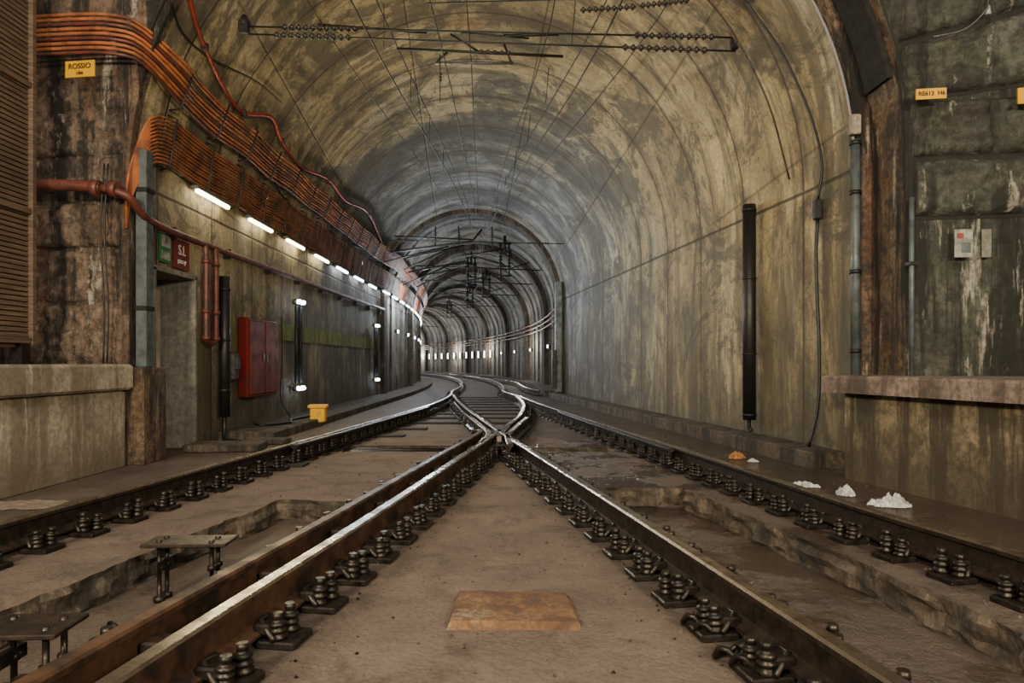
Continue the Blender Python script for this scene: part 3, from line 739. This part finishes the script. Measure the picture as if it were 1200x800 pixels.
mb=MB()
for z in(2.75,2.95,2.55): cab(mb,[wall(s,1,z,.24) for s in(22.1,26,30,35,40,48,56,66,78,90)],.035,'redpipe',4,6)
mb.obj('far_side_pipes')
# ---------------------------------------------------------------- catenary
mb=MB(); D=8.5
def seg(a,b,r,mat='wire',n=6): mb.tube([a,b],r,mat,n)
for (x0,y0,x1,y1,ia,ib) in((286,31,862,44,((330,420)),((742,838))),(292,40,862,60,((320,412)),((728,830)))):
    a=P(x0,y0,D);b=P(x1,y1,D); L=lambda x:a.lerp(b,(x-x0)/(x1-x0))
    seg(a,b,.011); mb.insulator(L(ia[0]),L(ia[1]),.042,k=11); mb.insulator(L(ib[0]),L(ib[1]),.042,k=11)
mb.insulator(P(680,12,7.6),P(745,8,7.6),.036); mb.insulator(P(750,7,7.6),P(808,0,7.6),.036); seg(P(500,4,7.6),P(900,-8,7.6),.009)
for px,py in((286,31),(862,50)):
    p=P(px,py,D); q=hit(px,py,0.01); mb.box(p,(.12,.08,.16),'dkmetal',bev=.01); seg(p,q,.03); mb.lathe(p,p+Vector((0,0,.14)),[(0,.05),(1,.03)],'dkmetal',8)
D=9.8
seg(P(465,57,D),P(660,66,D),.02,'dkmetal'); seg(P(510,74,D),P(602,74,D),.02,'galv'); seg(P(590,42,D),P(655,40,D),.022,'dkmetal')
seg(P(528,40,D),P(560,60,D),.017,'dkmetal'); seg(P(590,50,D),P(600,76,D),.017,'dkmetal'); seg(P(512,72,D),P(525,60,D),.014,'dkmetal')
seg(P(360,28,D),P(500,38,D),.018,'dkmetal'); seg(P(540,38,D),P(620,45,D),.014); mb.insulator(P(560,60,D),P(600,62,D),.03,k=5)
mb.obj('catenary_cross_span')
mb=MB()
def wire(pts,r=.009,k=4): mb.tube(smoothpts(pts,k),r,'wire',5)
zc=CH+4.05
wire([(-1.9,3,zc),(-1.75,9.,zc),(-1.35,15,zc),(-1.15,22,zc-.05),wp(28,.1,5.0),wp(36,.1,4.95),wp(50,.1,4.9)],.011)
wire([(-1.9,3,zc+.75),(-1.75,8.5,zc+.6),(-1.35,15,zc+.35),(-1.15,22,zc+.25),wp(28,.1,5.4),wp(36,.1,5.3)])
wire([(1.5,3,zc),(1.15,8.5,zc),(.1,15,zc),(-.9,22,zc-.05),wp(28,.2,5.0)],.011)
wire([(1.6,3,zc+.8),(1.25,8.5,zc+.6),(.1,15,zc+.4),(-.9,22,zc+.3),wp(28,.3,5.4)])
wire([(-1.1,3,zc+.3),(-.95,9,zc+.2),(-.95,15,zc+.1),(-1.0,22,zc)],.009)
wire([(-.7,3,zc+.9),(-.6,9,zc+.7),(-.8,15,zc+.3),(-1.0,22,zc+.1)],.008)
wire([(.6,3,zc+.5),(.5,9,zc+.4),(-.2,15,zc+.25),(-.8,22,zc+.1)],.009)
wire([(-2.6,3,zc+.3),(-2.3,9,zc+.1),(-1.7,15,zc-.1),(-1.3,22,zc-.15)],.008)
wire([(2.3,4,zc+.5),(1.9,9,zc+.45),(.6,15,zc+.2),(-.5,21,zc+.2)],.008)
for i in range(9):
    y=5+1.9*i; f=(y-3)/19
    x=-1.85+(.65)*f; mb.tube([(x,y,zc+.02),(x,y,zc+.7-.4*f)],.005,'wire',4)
    x=1.5-2.4*f; mb.tube([(x,y,zc+.02),(x+.05,y,zc+.75-.45*f)],.005,'wire',4)
mb.insulator((-.98,9.3,zc+.2-.42),(-.98,9.3,zc+.15-.25),.03,k=3); mb.tube([(-.98,9.3,zc+.15),(-.98,9.3,zc-.5)],.006,'wire',4)
mb.obj('overhead_contact_wires')
def support(s,latc,name='catenary_support_arm'):
    global mb
    mb=MB(); cx,cy,th,h=sec(s); h-=.02; top=SPR+math.sqrt(h*h-latc*latc)
    def W(l,z): return wp(s,l,z)
    mb.tube([W(latc,top),W(latc,top-.6)],.05,'dkmetal',8)
    for k in(-.16,.16):
        mb.tube([W(latc+k,top-.3),W(latc+k,top-1.55)],.035,'dkmetal',6); mb.insulator(W(latc+k,top-.5),W(latc+k,top-1.2),.085,'dkmetal',6)
    for z in(top-.3,top-.6,top-1.15,top-1.5): mb.tube([W(latc-.25,z),W(latc+.25,z)],.035,'dkmetal',6)
    mb.tube([W(latc,top-.5),W(latc-1.6,top-.75)],.03,'dkmetal',6); mb.tube([W(latc,top-1.1),W(latc-1.9,top-.55)],.026,'dkmetal',6)
    mb.tube([W(latc,top-1.3),W(latc+.9,top-1.0)],.025,'dkmetal',6); mb.tube([W(-h*.8,SPR+h*.55),W(h*.8,SPR+h*.5)],.025,'dkmetal',6)
    mb.insulator(W(latc-1.0,top-.66),W(latc-1.4,top-.72),.06,'insul',5)
    mb.obj(name)
support(25.5,1.0); support(30.,-.3); support(35.,.6); support(42,.3); support(52,.2); support(66,0.)
mb=MB()
for y,zl,zr in((19.5,4.6,4.5),):
    a=wall(y,-1,zl,0.01);b_=wall(y,1,zr,0.01); mb.tube([a,b_],.012,'wire',5); mb.insulator(a.lerp(b_,.08),a.lerp(b_,.2),.04); mb.insulator(a.lerp(b_,.8),a.lerp(b_,.92),.04)
mb.tube([wall(20.5,-1,4.4,0.01),(-1.2,20.5,4.75),(-.9,20.5,5.1)],.035,'dkmetal',6); mb.tube([wall(20.5,-1,4.9,0.01),(-1.2,20.5,4.8)],.025,'dkmetal',6)
mb.tube([wall(20.5,-1,4.1,0.01),(-1.9,20.5,4.6)],.025,'dkmetal',6)
for x in(-2.3,-1.6,-.6):
    mb.tube([(x,20.5,4.62),(x,20.5,5.2)],.02,'dkmetal',5); mb.insulator((x,20.5,4.75),(x,20.5,5.05),.05,'insul',4)
for s,z in((23.5,4.7),(24.5,4.3),(28,4.6)):
    mb.tube([wall(s,-1,z,.02),wp(s,-.4,z+.45)],.03,'dkmetal',6); mb.tube([wall(s,-1,z-.5,.02),wp(s,-1.,z+.3)],.025,'dkmetal',6)
mb.obj('catenary_span_wires')
# ---------------------------------------------------------------- litter
def sheet(name,px,py,w,d,hgt,mat,seed,rz=0.):
    """crumpled film lying on the ground: ragged outline, folded surface"""
    p=U(px,py,0); mb=MB(); n=26; cr,sr=math.cos(rz),math.sin(rz); rows=[]
    for j in range(n+1):
        for i in range(n+1):
            u=i/n*2-1; v=j/n*2-1
            # square -> disc with ragged rim
            x=u*math.sqrt(1-v*v/2); y=v*math.sqrt(1-u*u/2); r=math.hypot(x,y); an=math.atan2(y,x)
            rim=1+.45*noise.noise(Vector((math.cos(an)*1.6+seed,math.sin(an)*1.6,seed)))+.2*noise.noise(Vector((math.cos(an)*5+seed,math.sin(an)*5,2)))
            x*=rim*w; y*=rim*d
            f=max(0,1-r)**.5
            q=Vector((x/w*1.7+seed,y/d*1.7,seed*2)); ridge=1-2*abs(noise.noise(q)); ridge2=1-2*abs(noise.noise(q*2.7))
            z=.004+hgt*f*(.25+.55*max(0,ridge)**2+.35*max(0,ridge2)**2)+.006*abs(noise.noise(q*5))
            mb.v.append((p.x+x*cr-y*sr,p.y+x*sr+y*cr,z))
    for j in range(n):
        for i in range(n):
            a=j*(n+1)+i; mb.face([a,a+1,a+n+2,a+n+1],mat)
    mb.obj(name)
sheet('crumpled_plastic_bag',1044,592,.17,.10,.11,'plastic',3.1,.2); sheet('crumpled_plastic_bag',991,580,.085,.07,.10,'plastic',5.1,.5); sheet('crumpled_plastic_bag',944,570,.11,.07,.055,'plastic',8.4,-.3)
sheet('discarded_wrapper',863,537,.10,.07,.09,'litor',2.2,.4); sheet('discarded_wrapper',882,541,.055,.05,.04,'plastic',1.2)
sheet('lime_deposit',30,592,.35,.16,.03,'plat_l',4.2,.1); sheet('discarded_wrapper',325,548,.07,.05,.05,'litor',6.6)
mb=MB()
for i in range(2600):
    if i<1100:
        y=random.uniform(1.7,11); x=random.uniform(-3.6,3.2)
    else:
        y=1.5+9*random.random()**1.5
        x=random.choice((-1.385+.133*y+.2,1.43-.175*y-.2,1.43-.175*y+.2,-3.3+.1*y+.1,2.98-.16*y-.2,3.1-.16*y+.2))+random.gauss(0,.08)
    if .3<x-1.43+.175*y and x<2.6-.18*y and y<6.1 : continue
    if -3.0<x<-1.3 and y<5.6: continue
    r=random.uniform(.003,.010)*(1 if random.random()<.93 else 1.8)
    b=mb.add([(x-r,y,0),(x+.3*r,y-r,0),(x+r,y+.3*r,0),(x,y+r,0),(x+random.uniform(-.4,.4)*r,y,r*1.1)])
    for q in((0,1,4),(1,2,4),(2,3,4),(3,0,4)): mb.face([b+k for k in q],'plinth' if i%3 else 'iron')
mb.obj('loose_gravel')
# ---------------------------------------------------------------- lights
def area(name,loc,tgt,sx,sy,e,c):
    l=bpy.data.lights.new(name,'AREA'); l.shape='RECTANGLE'; l.size=sx;l.size_y=sy; l.energy=e; l.color=c
    o=bpy.data.objects.new(name,l); o.location=loc; o.rotation_euler=(Vector(tgt)-Vector(loc)).to_track_quat('-Z','Y').to_euler(); bpy.context.scene.collection.objects.link(o)
def point(name,loc,e,c,r=.1):
    l=bpy.data.lights.new(name,'POINT'); l.energy=e;l.color=c;l.shadow_soft_size=r
    o=bpy.data.objects.new(name,l); o.location=loc; bpy.context.scene.collection.objects.link(o)
area('station_fill_light',(-2.8,-3.5,3.6),(1.5,12,4.8),1.2,.6,1000,(1,.84,.57))  # unseen fill lights added behind and above the camera to brighten the near tunnel
area('station_fill_light',(3.4,-3.,3.4),(-1.,12,4.8),1.2,.6,720,(1,.84,.57))
area('station_fill_light',(-1,-1,7.5),(0,4,0),2.5,1.5,350,(1,.87,.71))
for c,th,cool,s in lampL[:8]:
    area('fluorescent_lamp_light',c+Vector((.08,0,.0)),c+Vector((1,0,.0)),.08,.9,72,(1,.84,.50) if not cool else (.76,.89,1.))
for s,e in((24.5,240),(30,240),(37,260),(46,280),(56,360),(67,480),(80,600)): point('tunnel_lamp_light',wp(s,-2.2,3.3),e,(.86,.93,1.),.15)
for s,e in((34,160),(50,190),(62,320),(74,420)): point('tunnel_lamp_light',wp(s,2.3,2.),e,(1,.93,.78),.15)
w=bpy.data.worlds.new('World'); bpy.context.scene.world=w; w.use_nodes=True
w.node_tree.nodes['Background'].inputs[0].default_value=(1,.89,.73,1); w.node_tree.nodes['Background'].inputs[1].default_value=.34
cam=bpy.data.cameras.new('camera'); cam.lens=24; cam.sensor_width=36; cam.shift_y=25/1200.; cam.clip_end=300
co=bpy.data.objects.new('camera',cam); co.location=(0,0,CH); co.rotation_euler=(math.pi/2,0,0); bpy.context.scene.collection.objects.link(co)
bpy.context.scene.camera=co
